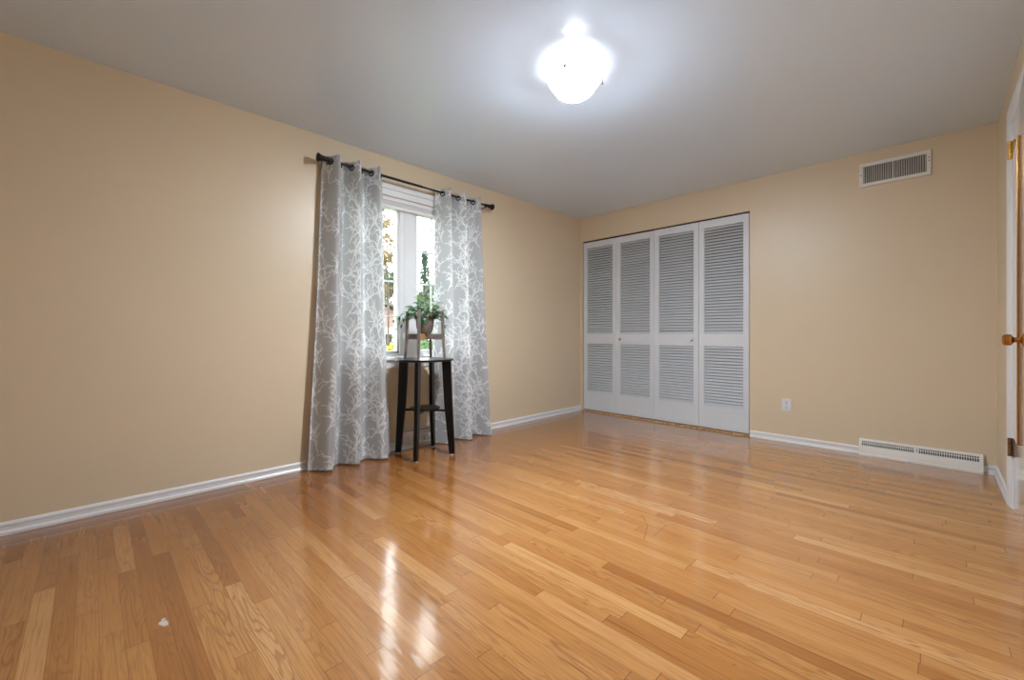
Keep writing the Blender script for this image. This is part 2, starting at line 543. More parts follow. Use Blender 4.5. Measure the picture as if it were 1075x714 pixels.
# door casing: tapered profile, thick on the outside
b = MB()
def casing_prof(sg, y_in):            # u = distance outwards from the opening
    return [(0.0, 0.0), (0.0, 0.004), (0.012, 0.009), (0.040, 0.013), (0.058, 0.018), (0.066, 0.018), (0.066, 0.0)]
for (yi, sg) in ((DY1, 1), (DY0, -1)):
    b.prism(casing_prof(sg, yi), lambda u, v: (W - v, yi + sg * u, 0.0), lambda u, v: (W - v, yi + sg * u, DZ + u))
b.prism(casing_prof(1, 0), lambda u, v: (W - v, DY0 - u, DZ + u), lambda u, v: (W - v, DY1 + u, DZ + u))
struct(b.build('trim_1', M['white'], smooth=30))
b = MB()      # jamb lining
b.box((W, DY1 - 0.015, 0), (W + T, DY1, DZ)).box((W, DY0, 0), (W + T, DY0 + 0.015, DZ)).box((W, DY0, DZ - 0.015), (W + T, DY1, DZ))
b.box((W + 0.045, DY1 - 0.027, 0), (W + 0.08, DY1 - 0.015, DZ)).box((W + 0.045, DY0 + 0.015, 0), (W + 0.08, DY0 + 0.027, DZ))
struct(b.build('trim_2', M['white']))

# entry door, a touch ajar into the room; local frame: hinge axis at origin, leaf runs along -Y, room face at x = 0
hx, hy = W + 0.002, DY1 - 0.017
door = bpy.data.objects.new('door_1', None)
COL.objects.link(door)
door.location = (hx, hy, 0)
door.rotation_euler = (0, 0, math.radians(-2.6))
ORG[door.name] = (0, 0, 0)
door['kind'] = 'structure'
LW = 0.70
b = MB().box((0.0, -LW, 0.012), (0.035, -0.003, DZ - 0.018), 0.002)
b.build('door_leaf', M['entry'], door)
b = MB()
b.lathe([(0, 0.0), (0.031, 0.0), (0.031, -0.003), (0.024, -0.008), (0.012, -0.011), (0.011, -0.026), (0.017, -0.030), (0.0255, -0.036),
         (0.0265, -0.048), (0.024, -0.058), (0.017, -0.063), (0.0, -0.064)], (0.0, -LW + 0.06, 0.948), 'x', 28)
o = b.build('door_knob', M['old_brass'], door, smooth=40)
o['label'] = 'round brass door knob'
def hinge(z, m, name, lab):
    b = MB()
    b.box((-0.004, 0.004, z - 0.05), (-0.0015, 0.036, z + 0.05), 0.0008)
    b.box((-0.004, -0.036, z - 0.05), (-0.0005, -0.006, z + 0.05), 0.0008)
    for k in range(5):
        b.lathe([(0.0, 0), (0.0105, 0), (0.0105, 0.0185), (0, 0.0185)], (-0.013, 0.0, z - 0.05 + k * 0.0202), 'z', 12)
    o = b.build('hinge', m, door, smooth=40)
    o['label'] = lab
    b = MB()
    for k in (-0.035, 0, 0.035):
        b.lathe([(0, -0.0045), (0.0045, -0.0045), (0.0045, -0.003), (0, -0.003)], (0.0, 0.02, z + k), 'x', 10)
    b.build('screw', M['dark'], o)
hinge(1.998, M['brass'], 'hinge', 'polished brass upper hinge')
hinge(0.345, M['rust'], 'hinge', 'rusty dark lower hinge')
def rounded(y0, y1, z0, z1, r, k=5):
    pts = []
    for (cy, cz, a0) in ((y1 - r, z1 - r, 0), (y0 + r, z1 - r, 90), (y0 + r, z0 + r, 180), (y1 - r, z0 + r, 270)):
        for i in range(k + 1):
            a = math.radians(a0 + 90 * i / k)
            pts.append((cy + r * math.cos(a), cz + r * math.sin(a)))
    return pts
b = MB().prism(rounded(-0.445, -0.06, 0.425, 1.945, 0.03), lambda u, v: (-0.0004, u, v), lambda u, v: (-0.007, u, v))
o = b.build('raised_panel', M['white'], door)
b = MB().box((-0.0105, -0.4575, 0.435), (-0.0004, -0.446, 1.935), 0.002)
o = b.build('panel_edging', M['old_brass'], door)
o['label'] = 'thin brass edging strip'

# ------------------------------------------------------------------ window
win = bpy.data.objects.new('window_1', None)
COL.objects.link(win)
win['kind'] = 'structure'
ORG[win.name] = (0, 0, 0)
MUL0, MUL1 = -2.57, -2.37
b = MB()
b.box((-0.13, WY0, 0.795), (-0.05, WY0 + 0.035, WZ1)).box((-0.13, WY1 - 0.035, 0.795), (-0.05, WY1, WZ1))
b.box((-0.13, WY0, 2.06), (-0.05, WY1, WZ1))
b.box((-0.13, WY0, WZ0), (-0.05, WY1, 0.805), 0.004)
b.box((-0.13, MUL0 + 0.022, 0.80), (-0.048, MUL1 - 0.022, 2.07), 0.004)
b.box((-0.048, MUL0 + 0.06, 0.80), (-0.042, MUL1 - 0.06, 2.07), 0.002)
b.build('window_frame', M['white'], win)
PANES = ((WY0 + 0.035, MUL0 + 0.022), (MUL1 - 0.022, WY1 - 0.035))
for (y0, y1) in PANES:
    b = MB()
    w = 0.024
    b.box((-0.105, y0, 0.805), (-0.06, y0 + w, 2.06), 0.003).box((-0.105, y1 - w, 0.805), (-0.06, y1, 2.06), 0.003)
    b.box((-0.105, y0, 0.805), (-0.06, y1, 0.805 + 0.026), 0.003).box((-0.105, y0, 2.06 - w), (-0.06, y1, 2.06), 0.003)
    sash = b.build('sash', M['white'], win)
    g = MB()
    for k in (1, 2):
        yy = y0 + w + (y1 - y0 - 2 * w) * k / 3
        g.box((-0.09, yy - 0.006, 0.83), (-0.078, yy + 0.006, 2.038))
    for zz in (1.715, 1.425, 1.13):
        g.box((-0.0895, y0 + w, zz - 0.0075), (-0.0785, y1 - w, zz + 0.0075))
    g.build('grille', M['white'], sash)
    p = MB().box((-0.096, y0 + 0.01, 0.82), (-0.092, y1 - 0.01, 2.05)).build('pane', M['glass'], sash)
# stool, apron, head and side casings
b = MB()
b.box((-0.05, WY0 + 0.001, 0.755), (0.0, WY1 - 0.001, 0.785)).box((0.0, WY0 - 0.09, 0.757), (0.045, WY1 + 0.09, 0.783), 0.008, 3)
b.build('window_sill', M['white'], win, smooth=40)
b = MB().box((0.0, WY0 - 0.07, 0.690), (0.016, WY1 + 0.07, 0.757), 0.004)
b.build('apron', M['white'], win)
b = MB()
b.box((0.0, WY0 - 0.07, 2.12), (0.014, WY1 + 0.07, 2.172), 0.003).box((0.0, WY0 - 0.07, 2.172), (0.022, WY1 + 0.07, 2.215), 0.004)
b.box((0.0, WY0 - 0.07, 0.783), (0.016, WY0, 2.12), 0.003).box((0.0, WY1, 0.783), (0.016, WY1 + 0.07, 2.12), 0.003)
b.build('casing', M['white'], win)
# lever handle on the mullion side of the sash
b = MB().box((-0.06, MUL1 - 0.004, 1.02), (-0.035, MUL1 + 0.012, 1.10), 0.004)
b.tube([(-0.034, MUL1 + 0.004, 1.09), (-0.03, MUL1 + 0.004, 1.06), (-0.028, MUL1 + 0.002, 0.98)], [0.007, 0.006, 0.005], 8)
b.build('window_latch', M['white'], win, smooth=40)

# folded blind under the head casing
bl = thing('window_blind', (-0.02, -2.47, 2.03), 'white pleated blind folded up under the top of the window', 'blind')
MB().box((-0.044, WY0 + 0.004, 2.085), (0.0, WY1 - 0.004, 2.118), 0.004).build('headrail', M['blind'], bl)
b = MB()
for k in range(5):
    z = 2.048 + k * 0.0074
    b.box((-0.040, WY0 + 0.008, z), (-0.004 - 0.002 * (k % 2), WY1 - 0.008, z + 0.0066), 0.002)
b.build('pleats', M['blind'], bl)
MB().box((-0.044, WY0 + 0.006, 2.028), (0.002, WY1 - 0.006, 2.0475), 0.005, 3).build('bottom_rail', M['white'], bl, smooth=40)

# ------------------------------------------------------------------ closet doors
def leaf(root, x0, x1, yoff, knob_x=None):
    """one louvered leaf; yoff = y of its front face"""
    z0, z1 = 0.022, 2.13
    th, st = 0.028, 0.053
    yf, yb = yoff, yoff + th
    b = MB()
    g = 0.0015
    b.box((x0 + g, yf, z0), (x0 + st, yb, z1), 0.0025).box((x1 - st, yf, z0), (x1 - g, yb, z1), 0.0025)
    for (a_, c_) in ((z0, 0.250), (0.850, 0.978), (2.055, z1)):
        b.box((x0 + st - 0.002, yf + 0.0006, a_), (x1 - st + 0.002, yb - 0.0006, c_), 0.001, 1)
    lf = b.build('door_leaf', M['door_white'], root)
    for (a_, c_, n) in ((0.250, 0.850, 20), (0.978, 2.055, 36)):
        s = MB()
        pitch = (c_ - a_) / n
        for k in range(n):
            zc = a_ + pitch * (k + 0.5)
            hw, ht = (0.0166 if a_ > 0.9 else 0.0150), 0.0032
            ang = math.radians(41)
            poly = [(-hw, -ht * 0.6), (-hw, ht * 0.6), (-hw * 0.5, ht), (hw * 0.5, ht), (hw, ht * 0.6), (hw, -ht * 0.6), (hw * 0.5, -ht), (-hw * 0.5, -ht)]
            def f(u, v, xx):
                # outer edge (front) points down
                yy = u * math.cos(ang) - v * math.sin(ang)
                zz = u * math.sin(ang) + v * math.cos(ang)
                return (xx, yf + th / 2 + yy, zc + zz)
            s.prism(poly, lambda u, v: f(u, v, x0 + st - 0.002), lambda u, v: f(u, v, x1 - st + 0.002))
        s.build('louver_panel', M['door_white'], lf)
    if knob_x is not None:
        k = MB().lathe([(0, 0), (0.009, 0), (0.007, -0.010), (0.010, -0.014), (0.0165, -0.020), (0.0165, -0.026), (0.011, -0.031), (0, -0.032)],
                       (knob_x, yf, 0.912), 'y', 24)
        o = k.build('knob', M['steel'], lf, smooth=35)
        o['label'] = 'small round metal knob'
    return lf
d1 = thing('closet_door', (0.52, 0.02, 0), 'left pair of white louvered bifold closet doors, nearest the window wall', 'closet door', 'white bifold closet doors')
leaf(d1, 0.042, 0.514, 0.020)
leaf(d1, 0.514, 0.994, 0.020, 0.574)
d2 = thing('closet_door', (1.47, 0.02, 0), 'right pair of white louvered bifold closet doors, nearest the outlet', 'closet door', 'white bifold closet doors')
leaf(d2, 0.998, 1.483, 0.012, 1.418)
leaf(d2, 1.483, 1.955, 0.012)
# track in the head and torn threshold
tr = tag(MB().box((0.04, 0.016, 2.134), (1.957, 0.05, 2.1448)).build('closet_track', M['dark'], smooth=None),
         'dark track above the closet doors', 'track')
b = MB()
n = 150
def thr(i):
    x = 0.037 + (1.958 - 0.037) * i / n
    return x
ys = [-0.010 - 0.014 * random.random() - 0.008 * math.sin(i * 0.35) * random.random() for i in range(n + 1)]
zs = [0.008 + 0.008 * random.random() for i in range(n + 1)]
rows = []
for i in range(n + 1):
    x = thr(i)
    rows.append([b.bm.verts.new(p) for p in ((x, 0.06, 0.0005), (x, 0.06, 0.012), (x, 0.012, zs[i]), (x, ys[i] * 0.7, zs[i] * 0.8), (x, ys[i], 0.0005))])
for p, q in zip(rows, rows[1:]):
    for k in range(5):
        b.bm.faces.new((p[k], p[(k + 1) % 5], q[(k + 1) % 5], q[k]))
b.bm.faces.new(rows[0])
b.bm.faces.new(rows[-1][::-1])
struct(b.build('trim_3', M['tornwood']))

# ------------------------------------------------------------------ wall vent, outlet, registers
v = thing('air_vent', (2.976, 0, 2.255), 'white metal air vent high on the wall near the ceiling', 'vent')
x0, x1, z0, z1 = 2.768, 3.185, 2.162, 2.350
b = MB()
fw = 0.027
ring = []
for (ins, yy) in ((0, 0), (0, -0.010), (0.004, -0.0155), (fw - 0.005, -0.0155), (fw, -0.012), (fw, -0.001)):
    ring.append([b.bm.verts.new(c) for c in ((x0 + ins, yy, z0 + ins), (x1 - ins, yy, z0 + ins), (x1 - ins, yy, z1 - ins), (x0 + ins, yy, z1 - ins))])
for p, q in zip(ring, ring[1:]):
    for k in range(4):
        b.bm.faces.new((p[k], p[(k + 1) % 4], q[(k + 1) % 4], q[k]))
xm = (x0 + x1) / 2 - 0.005
b.box((xm - 0.004, -0.016, z0 + 0.01), (xm + 0.004, -0.002, z1 - 0.01), 0.001)
b.build('frame', M['register'], v)
MB().box((x0 + 0.01, -0.002, z0 + 0.01), (x1 - 0.01, -0.0005, z1 - 0.01)).build('backing', M['duct'], v)
b = MB()
n = 28
for k in range(n):
    xx = x0 + fw + (x1 - x0 - 2 * fw) * (k + 0.5) / n
    if abs(xx - xm) < 0.006:
        continue
    tilt = -0.0028 if xx < xm else 0.0020
    b.prism([(-0.0016, 0), (0.0016, 0), (0.0016 + tilt, 0.011), (-0.0016 + tilt, 0.011)],
            lambda u, w_: (xx + u, -0.0135 + w_, z0 + fw - 0.004), lambda u, w_: (xx + u, -0.0135 + w_, z1 - fw + 0.004))
b.build('fins', M['damper'], v)
for (sx, sz) in ((x0 + 0.012, 2.256), (x1 - 0.013, 2.292), (x1 - 0.013, 2.268)):
    MB().lathe([(0, -0.0175), (0.0035, -0.0175), (0.004, -0.0155), (0, -0.0155)], (sx, 0, sz), 'y', 10).build('screw', M['dark'], v)

ou = thing('wall_outlet', (2.263, 0, 0.337), 'white double electrical outlet on the tan wall right of the closet', 'outlet')
MB().box((2.227, -0.007, 0.281), (2.299, 0, 0.393), 0.003, 3).build('cover_plate', M['plate'], ou, smooth=40)
for zc in (0.361, 0.313):
    b = MB().lathe([(0, -0.0095), (0.0155, -0.0095), (0.017, -0.006), (0, -0.006)], (2.263, 0, zc), 'y', 20)
    s = b.build('socket', M['plate'], ou, smooth=40)
    b = MB()
    b.box((2.2555, -0.0103, zc - 0.002), (2.2580, -0.009, zc + 0.009)).box((2.2680, -0.0103, zc - 0.002), (2.2705, -0.009, zc + 0.008))
    b.lathe([(0, -0.0103), (0.0032, -0.0103), (0.0032, -0.009), (0, -0.009)], (2.263, 0, zc - 0.009), 'y', 10)
    b.build('slots', M['dark'], s)
MB().lathe([(0, -0.0085), (0.003, -0.0085), (0.0035, -0.0068), (0, -0.0068)], (2.263, 0, 0.337), 'y', 10).build('screw', M['steel'], ou)

def register(name, label, length, hgt, dep, lattice=True, lever=True):
    """baseboard register, local: wall at y=0, runs along x from 0 to length, room side is -y"""
    r = thing(name, (0, 0, 0), label, 'register')
    ORG[r.name] = (0, 0, 0)
    b = MB()
    prof = [(0, 0.001), (-dep, 0.001), (-dep, 0.018), (-dep + 0.004, 0.020), (-dep * 0.82, hgt * 0.60), (-dep * 0.50, hgt * 0.93), (-dep * 0.40, hgt * 0.985), (-dep * 0.30, hgt), (0, hgt)]
    pts = prof
    b.prism(pts, lambda u, v_: (0.004, u, v_), lambda u, v_: (length - 0.004, u, v_))
    body = b.build('housing', M['register'], r, smooth=25)
    for xx in (0.0, length - 0.004):
        e = MB().prism([(0, 0.001), (-dep - 0.002, 0.001), (-dep - 0.002, 0.02), (-dep * 0.84, hgt * 0.62), (-dep * 0.42, hgt + 0.001), (0, hgt + 0.001)],
                       lambda u, v_: (xx, u, v_), lambda u, v_: (xx + 0.004, u, v_))
        e.build('end_cap', M['register'], r)
    # grille openings on the sloped face
    p0 = Vector((0, -dep * 0.82, hgt * 0.60)); p1 = Vector((0, -dep * 0.50, hgt * 0.93))
    d = p1 - p0
    nrm = Vector((0, -d.z, d.y)).normalized()
    if nrm.y > 0:
        nrm = -nrm
    nn = int((length - 0.03) / 0.0122)
    gs = (MB(), MB())
    for k in range(nn):
        g = gs[0] if k < nn / 2 else gs[1]
        xa = 0.016 + (length - 0.032) * k / nn
        xb = xa + (length - 0.032) / nn * 0.68
        if abs((xa + xb) / 2 - length / 2) < 0.012 and lever:
            continue
        for (f0, f1) in (((0.10, 0.55), (0.66, 0.90))):
            q = [p0 + d * f0, p0 + d * f1]
            vs = []
            for off in (0.0006, -0.002):
                vs += [Vector((xa, 0, 0)) + q[0] + nrm * off, Vector((xb, 0, 0)) + q[0] + nrm * off, Vector((xb, 0, 0)) + q[1] + nrm * off, Vector((xa, 0, 0)) + q[1] + nrm * off]
            vv = [g.bm.verts.new(c) for c in vs]
            for f in ((0, 1, 2, 3), (7, 6, 5, 4), (0, 4, 5, 1), (1, 5, 6, 2), (2, 6, 7, 3), (3, 7, 4, 0)):
                g.bm.faces.new([vv[i] for i in f])
    for g in gs:
        g.build('grille_slots', M['dark'], r)
    if lever:
        c = (p0 + p1) / 2
        MB().box((length / 2 - 0.006, c.y - 0.012, c.z - 0.012), (length / 2 + 0.006, c.y + 0.006, c.z + 0.022), 0.003).build('lever', M['damper'], r)
    return r
reg = register('baseboard_register', 'long low white baseboard register with slotted top below the air vent', 0.668, 0.128, 0.055)
reg.location = (2.772, -0.0005, 0)
# open-front register under the window: frame, recess and damper blades
r2 = thing('window_register', (0.0, -2.34, 0), 'white metal register at the floor behind the black table', 'register')
y0, y1, hz = -2.60, -2.10, 0.155
b = MB()
b.box((0.0, y0, 0.001), (0.050, y0 + 0.02, hz), 0.003).box((0.0, y1 - 0.02, 0.001), (0.050, y1, hz), 0.003)
b.box((0.0, y0, 0.001), (0.055, y1, 0.035), 0.004).box((0.0, y0, hz - 0.025), (0.044, y1, hz), 0.004)
b.box((0.0175, y0 + 0.02, 0.03), (0.022, y1 - 0.02, hz - 0.02))
b.build('housing', M['white'], r2)
MB().box((0.044, y0 + 0.006, hz - 0.008), (0.0465, y1 - 0.006, hz - 0.004)).build('slot', M['dark'], r2)
b = MB()
for (a_, c_) in ((y0 + 0.03, y0 + 0.10), (y0 + 0.135, y0 + 0.225), (y0 + 0.245, y0 + 0.335), (y0 + 0.355, y0 + 0.445)):
    b.prism([(0.022, 0.045), (0.046, 0.052), (0.046, 0.056), (0.022, 0.10)], lambda u, v_: (u, a_, v_), lambda u, v_: (u, c_, v_))
b.build('damper_blade', M['damper'], r2)

# ------------------------------------------------------------------ ceiling light
lx, ly = 1.797, -2.545
lt = thing('ceiling_light', (lx, ly, H), 'round white glass bowl light on the ceiling, lit', 'ceiling light')
MB().lathe([(0, 0), (0.060, 0), (0.060, -0.006), (0.054, -0.014), (0.02, -0.018), (0, -0.018)], (lx, ly, H), 'z', 40).build('canopy', M['canopy'], lt, smooth=40)
R = 0.148
prof = []
N = 18
for k in range(N + 1):
    a = k / N
    r = R * (1 - a)
    z = 2.372 - 0.100 * (1 - (1 - a) ** 2.7)
    prof.append((r, z))
prof[-1] = (0, prof[-1][1])
outer = prof
inner = [(max(0, r - 0.004), z + 0.004) for r, z in prof]
inner[0] = (R - 0.004, 2.372)
MB().lathe(outer, (lx, ly, 0), 'z', 56).build('glass_bowl', M['bowl'], lt, smooth=60)
inner[0] = (R - 0.0005, 2.3722)
MB().lathe(inner, (lx, ly, 0), 'z', 56).build('glow_block_lining', M['canopy'], lt, smooth=60)  # added opaque layer, keeps the bowl's glow off the ceiling
MB().torus((lx, ly, 2.373), R + 0.0005, 0.0022, 'z', 56, 8).build('rim', M['chrome'], lt, smooth=60)
s2 = math.sqrt(0.5)
for k, an in enumerate((48, 168, 288)):
    a = math.radians(an)
    c, q = math.cos(a), math.sin(a)
    b = MB()
    b.tube([(lx + c * 0.045, ly + q * 0.045, H - 0.012), (lx + c * 0.12, ly + q * 0.12, 2.405), (lx + c * (R + 0.004), ly + q * (R + 0.004), 2.382),
            (lx + c * (R + 0.006), ly + q * (R + 0.006), 2.360)], 0.0035, 8)
    b.lathe([(0, 0.008), (0.007, 0.006), (0.007, -0.006), (0, -0.008)], (lx + c * (R + 0.006), ly + q * (R + 0.006), 2.362), 'z', 12)
    b.build('clip', M['chrome'], lt, smooth=40)
for k, an in enumerate((100, 280)):
    a = math.radians(an)
    c, q = lx + math.cos(a) * 0.075, ly + math.sin(a) * 0.075
    b = MB().lathe([(0, 0.03), (0.012, 0.03), (0.014, 0.0), (0.024, -0.02), (0.024, -0.035), (0.012, -0.048), (0, -0.05)], (c, q, 2.385), 'z', 20)
    b.build('bulb', M['bulb'], lt, smooth=60)
# ------------------------------------------------------------------ curtain rod and curtains
RX, RZ = 0.105, 2.232
rod = thing('curtain_rod', (RX, -2.44, RZ), 'black metal curtain rod with flared ends above the window', 'curtain rod')
b = MB().tube([(RX, -3.20, RZ), (RX, -2.42, RZ)], 0.0105, 16)
b.tube([(RX, -2.43, RZ), (RX, -1.70, RZ)], 0.0085, 16)
b.build('rod', M['black_metal'], rod, smooth=40)
FIN = [(0, 0.0), (0.0135, 0.0), (0.0135, 0.012), (0.016, 0.014), (0.016, 0.02), (0.0145, 0.03), (0.017, 0.055), (0.024, 0.085), (0.030, 0.098), (0.030, 0.104), (0.024, 0.108), (0, 0.109)]
MB().lathe([(r, -h) for r, h in FIN], (RX, -3.185, RZ), 'y', 24).build('finial', M['black_metal'], rod, smooth=35)
MB().lathe(FIN, (RX, -1.715, RZ), 'y', 24).build('finial', M['black_metal'], rod, smooth=35)
for yy in (-3.212, -1.70):
    b = MB().box((0.001 if yy != -2.47 else 0.023, yy - 0.012, RZ - 0.035), (0.006 if yy != -2.47 else 0.028, yy + 0.012, RZ + 0.02), 0.001)
    b.tube([(0.006 if yy != -2.47 else 0.028, yy, RZ - 0.02), (RX, yy, RZ - 0.02)], 0.005, 8)
    b.tube([(RX + 0.016 * math.sin(a), yy, RZ - 0.004 - 0.015 * math.cos(a)) for a in [-1.4 + 2.8 * k / 8 for k in range(9)]], 0.0035, 6)
    b.build('bracket', M['black_metal'], rod, smooth=40)

def coral(nu, nv, wid, hgt, seed):
    """white branching coral print rasterised over the flat cloth"""
    rr = random.Random(seed)
    A = np.zeros((nv, nu), dtype=np.float32)
    du, dv = wid / (nu - 1), hgt / (nv - 1)
    def line(p, q, w):
        m = w + 0.006
        i0, i1 = max(0, int((min(p[0], q[0]) - m) / du)), min(nu, int((max(p[0], q[0]) + m) / du) + 2)
        j0, j1 = max(0, int((min(p[1], q[1]) - m) / dv)), min(nv, int((max(p[1], q[1]) + m) / dv) + 2)
        if i1 <= i0 or j1 <= j0:
            return
        U, V = np.meshgrid(np.arange(i0, i1) * du, np.arange(j0, j1) * dv)
        ux, uy = q[0] - p[0], q[1] - p[1]
        l2 = ux * ux + uy * uy + 1e-9
        k = np.clip(((U - p[0]) * ux + (V - p[1]) * uy) / l2, 0, 1)
        d = np.hypot(U - p[0] - k * ux, V - p[1] - k * uy)
        val = np.clip((w + 0.0018 - d) / 0.0036, 0, 1)
        A[j0:j1, i0:i1] = np.maximum(A[j0:j1, i0:i1], val)
    def grow(p, a, ln, depth, w):
        n = (2, 3, 4)[depth]
        for s in range(n):
            a2 = a + rr.uniform(-0.20, 0.20)
            q = (p[0] + math.cos(a2) * ln / n, p[1] + math.sin(a2) * ln / n)
            line(p, q, w)
            if depth > 0:
                sd = 1 if (s + depth) % 2 else -1
                grow(q, a2 + sd * rr.uniform(0.40, 0.70), ln * rr.uniform(0.38, 0.58), depth - 1, w * 0.9)
            p, a = q, a2
    j = 0
    v0 = -0.15
    while v0 < hgt:
        k = 0
        u0 = -0.05 + (0.062 if j % 2 else 0)
        while u0 < wid + 0.1:
            side = 1 if (j + k) % 2 else -1
            grow((u0 + rr.uniform(-0.02, 0.02), v0 + rr.uniform(-0.03, 0.03)), PI / 2 + side * rr.uniform(0.3, 0.65), rr.uniform(0.135, 0.17), 2, 0.0033)
            u0 += 0.118
            k += 1
        v0 += 0.138
        j += 1
    return A

def curtain(name, label, yt0, yt1, yb0, yb1, periods, seed, kx_b, ztop=2.272):
    root = thing(name, (RX, (yt0 + yt1) / 2, 0.02), label, 'curtain')
    NS, NV = 330, 640
    rr = random.Random(seed)
    phs = [rr.uniform(0, 6.28) for _ in range(8)]
    tw = [rr.uniform(-1, 1) for _ in range(int(periods) + 3)]
    s = np.linspace(0, 1, NS)[None, :]
    v = np.linspace(0, 1, NV)[:, None]          # 0 hem, 1 top
    th = -PI / 2 + 2 * PI * periods * s
    env = v ** 0.8
    y0 = yb0 + (yt0 - yb0) * env
    y1 = yb1 + (yt1 - yb1) * env
    amp = 0.058 + 0.016 * (1 - v)
    drift = 0.10 * (1 - v) * np.sin(5.0 * s + phs[0]) + 0.35 * (1 - v) * np.sin(2.3 * s * periods + phs[1])
    th2 = th + drift
    prof = np.sin(th2) + 0.14 * np.sin(3 * th2 + 0.4) * (0.4 + 0.6 * (1 - v))
    x = RX + amp * prof + kx_b * (1 - v) ** 1.6
    x = x + 0.010 * (1 - v) * np.sin(2.2 * PI * s + phs[2]) + 0.003 * np.sin(9 * v + 5 * s + phs[3]) * (1 - v)
    y = y0 + (y1 - y0) * s + (y1 - y0) / periods * 0.045 * np.sin(2 * th2)
    y = y + 0.006 * np.sin(6 * v + phs[4] + 3 * s) * (1 - v)
    x = np.maximum(x, 0.028)
    ztop_s = ztop + 0.012 * np.cos(2 * th + PI)  * 0.6
    zb = 0.014 + 0.006 * np.sin(th + phs[5])
    z = zb + (ztop_s - zb) * v
    co = np.stack([x, y, z], -1)
    # flat width per column from mid-height arc length
    mid = co[NV // 2]
    arc = np.concatenate([[0], np.cumsum(np.linalg.norm(np.diff(mid, axis=0), axis=1))])
    wid = float(arc[-1])
    PU = int(wid / 0.0032)
    pat = coral(PU, NV, wid, 2.26, seed + 5)
    iu = np.clip((arc / wid * (PU - 1)).round().astype(int), 0, PU - 1)
    pv = pat[:, iu]
    base = Vector(ORG[root.name])
    verts = (co.reshape(-1, 3) - np.array(base)).astype(np.float32)
    i, j = np.meshgrid(np.arange(NS - 1), np.arange(NV - 1))
    a = (j * NS + i).ravel()
    faces = np.stack([a, a + 1, a + 1 + NS, a + NS], 1)
    me = bpy.data.meshes.new('cloth')
    me.vertices.add(len(verts))
    me.vertices.foreach_set('co', verts.ravel())
    me.loops.add(faces.size)
    me.loops.foreach_set('vertex_index', faces.ravel().astype(np.int32))
    me.polygons.add(len(faces))
    me.polygons.foreach_set('loop_start', np.arange(0, faces.size, 4, dtype=np.int32))
    me.polygons.foreach_set('loop_total', np.full(len(faces), 4, dtype=np.int32))
    me.update()
    at = me.attributes.new('pattern', 'FLOAT', 'POINT')
    at.data.foreach_set('value', pv.ravel().astype(np.float32))
    me.shade_smooth()
    me.materials.append(M['curtain'])
    o = bpy.data.objects.new('cloth', me)
    COL.objects.link(o)
    o.parent = root
    # grommets where the cloth crosses the rod
    row = int(NV * (RZ - 0.014) / (ztop - 0.014))
    pr = co[min(row, NV - 1)]
    for k in range(NS - 1):
        if (pr[k, 0] - RX) * (pr[k + 1, 0] - RX) <= 0 and 3 < k < NS - 4:
            p = (pr[k] + pr[k + 1]) / 2
            tan = pr[k + 1] - pr[k]
            nrm = Vector((tan[1], -tan[0], 0)).normalized()
            b = MB().torus((0, 0, 0), 0.0195, 0.0052, 'z', 24, 8)
            q = nrm.to_track_quat('Z', 'Y').to_matrix().to_4x4()
            bmesh.ops.transform(b.bm, matrix=Matrix.Translation(Vector((RX, p[1], RZ - 0.008))) @ q, verts=b.bm.verts)
            b.build('grommet', M['grommet'], root, smooth=60)
    return root
curtain('curtain', 'grey curtain with white coral branch print, left of the window', -3.235, -2.765, -3.345, -2.72, 3, 3, 0.035)
curtain('curtain', 'grey curtain with white coral branch print, right of the window', -2.255, -1.730, -2.30, -1.60, 3, 11, 0.03)

# ------------------------------------------------------------------ black table
tc = Vector((0.28, -2.51, 0))
TZ = 0.775
tb = thing('side_table', tc, 'tall round black wooden table with four legs standing under the window', 'table')
MB().lathe([(0, TZ - 0.018), (0.222, TZ - 0.018), (0.232, TZ - 0.014), (0.234, TZ - 0.006), (0.230, TZ - 0.001), (0.22, TZ), (0, TZ)], tc, 'z', 64).build('tabletop', M['black_wood'], tb, smooth=30)
PH = math.radians(-51)
for k in range(4):
    a = PH + k * PI / 2
    u = Vector((math.cos(a), math.sin(a), 0))
    w = Vector((-u.y, u.x, 0))
    def pt(r, t_, z):
        return tc + u * r + w * t_ + Vector((0, 0, z))
    b = MB()
    # radial plate, tapering and leaning outwards towards the foot
    sec = [(TZ - 0.0185, 0.142, 0.214), (0.40, 0.162, 0.228), (0.0115, 0.202, 0.247)]
    rings = []
    for (z, ra, rb) in sec:
        rings.append([b.bm.verts.new(pt(r, t_, z)) for r, t_ in ((ra, -0.014), (rb, -0.014), (rb, 0.014), (ra, 0.014))])
    for p, q in zip(rings, rings[1:]):
        for i in range(4):
            b.bm.faces.new((p[i], p[(i + 1) % 4], q[(i + 1) % 4], q[i]))
    b.bm.faces.new(rings[0]); b.bm.faces.new(rings[-1][::-1])
    bmesh.ops.bevel(b.bm, geom=list(b.bm.edges), offset=0.002, segments=2, affect='EDGES')
    lg = b.build('leg', M['black_wood'], tb, smooth=30)
    MB().lathe([(0, 0.0005), (0.012, 0.0005), (0.012, 0.0113), (0, 0.0113)], pt(0.225, 0, 0), 'z', 16).build('foot_glide', M['glide'], lg)
b = MB()
for k in range(2):
    a = PH + k * PI / 2
    u = Vector((math.cos(a), math.sin(a), 0)); w = Vector((-u.y, u.x, 0))
    z0, z1 = (0.352, 0.368)
    c = [tc + u * r + w * t_ for r, t_ in ((-0.172, -0.011), (0.172, -0.011), (0.172, 0.011), (-0.172, 0.011))]
    b.prism([0, 1, 2, 3] and [(0, 0), (1, 0), (2, 0), (3, 0)], lambda i, _: (c[i].x, c[i].y, z0 - 0.001 * k), lambda i, _: (c[i].x, c[i].y, z1 - 0.001 * k))
b.build('stretcher', M['black_wood'], tb)
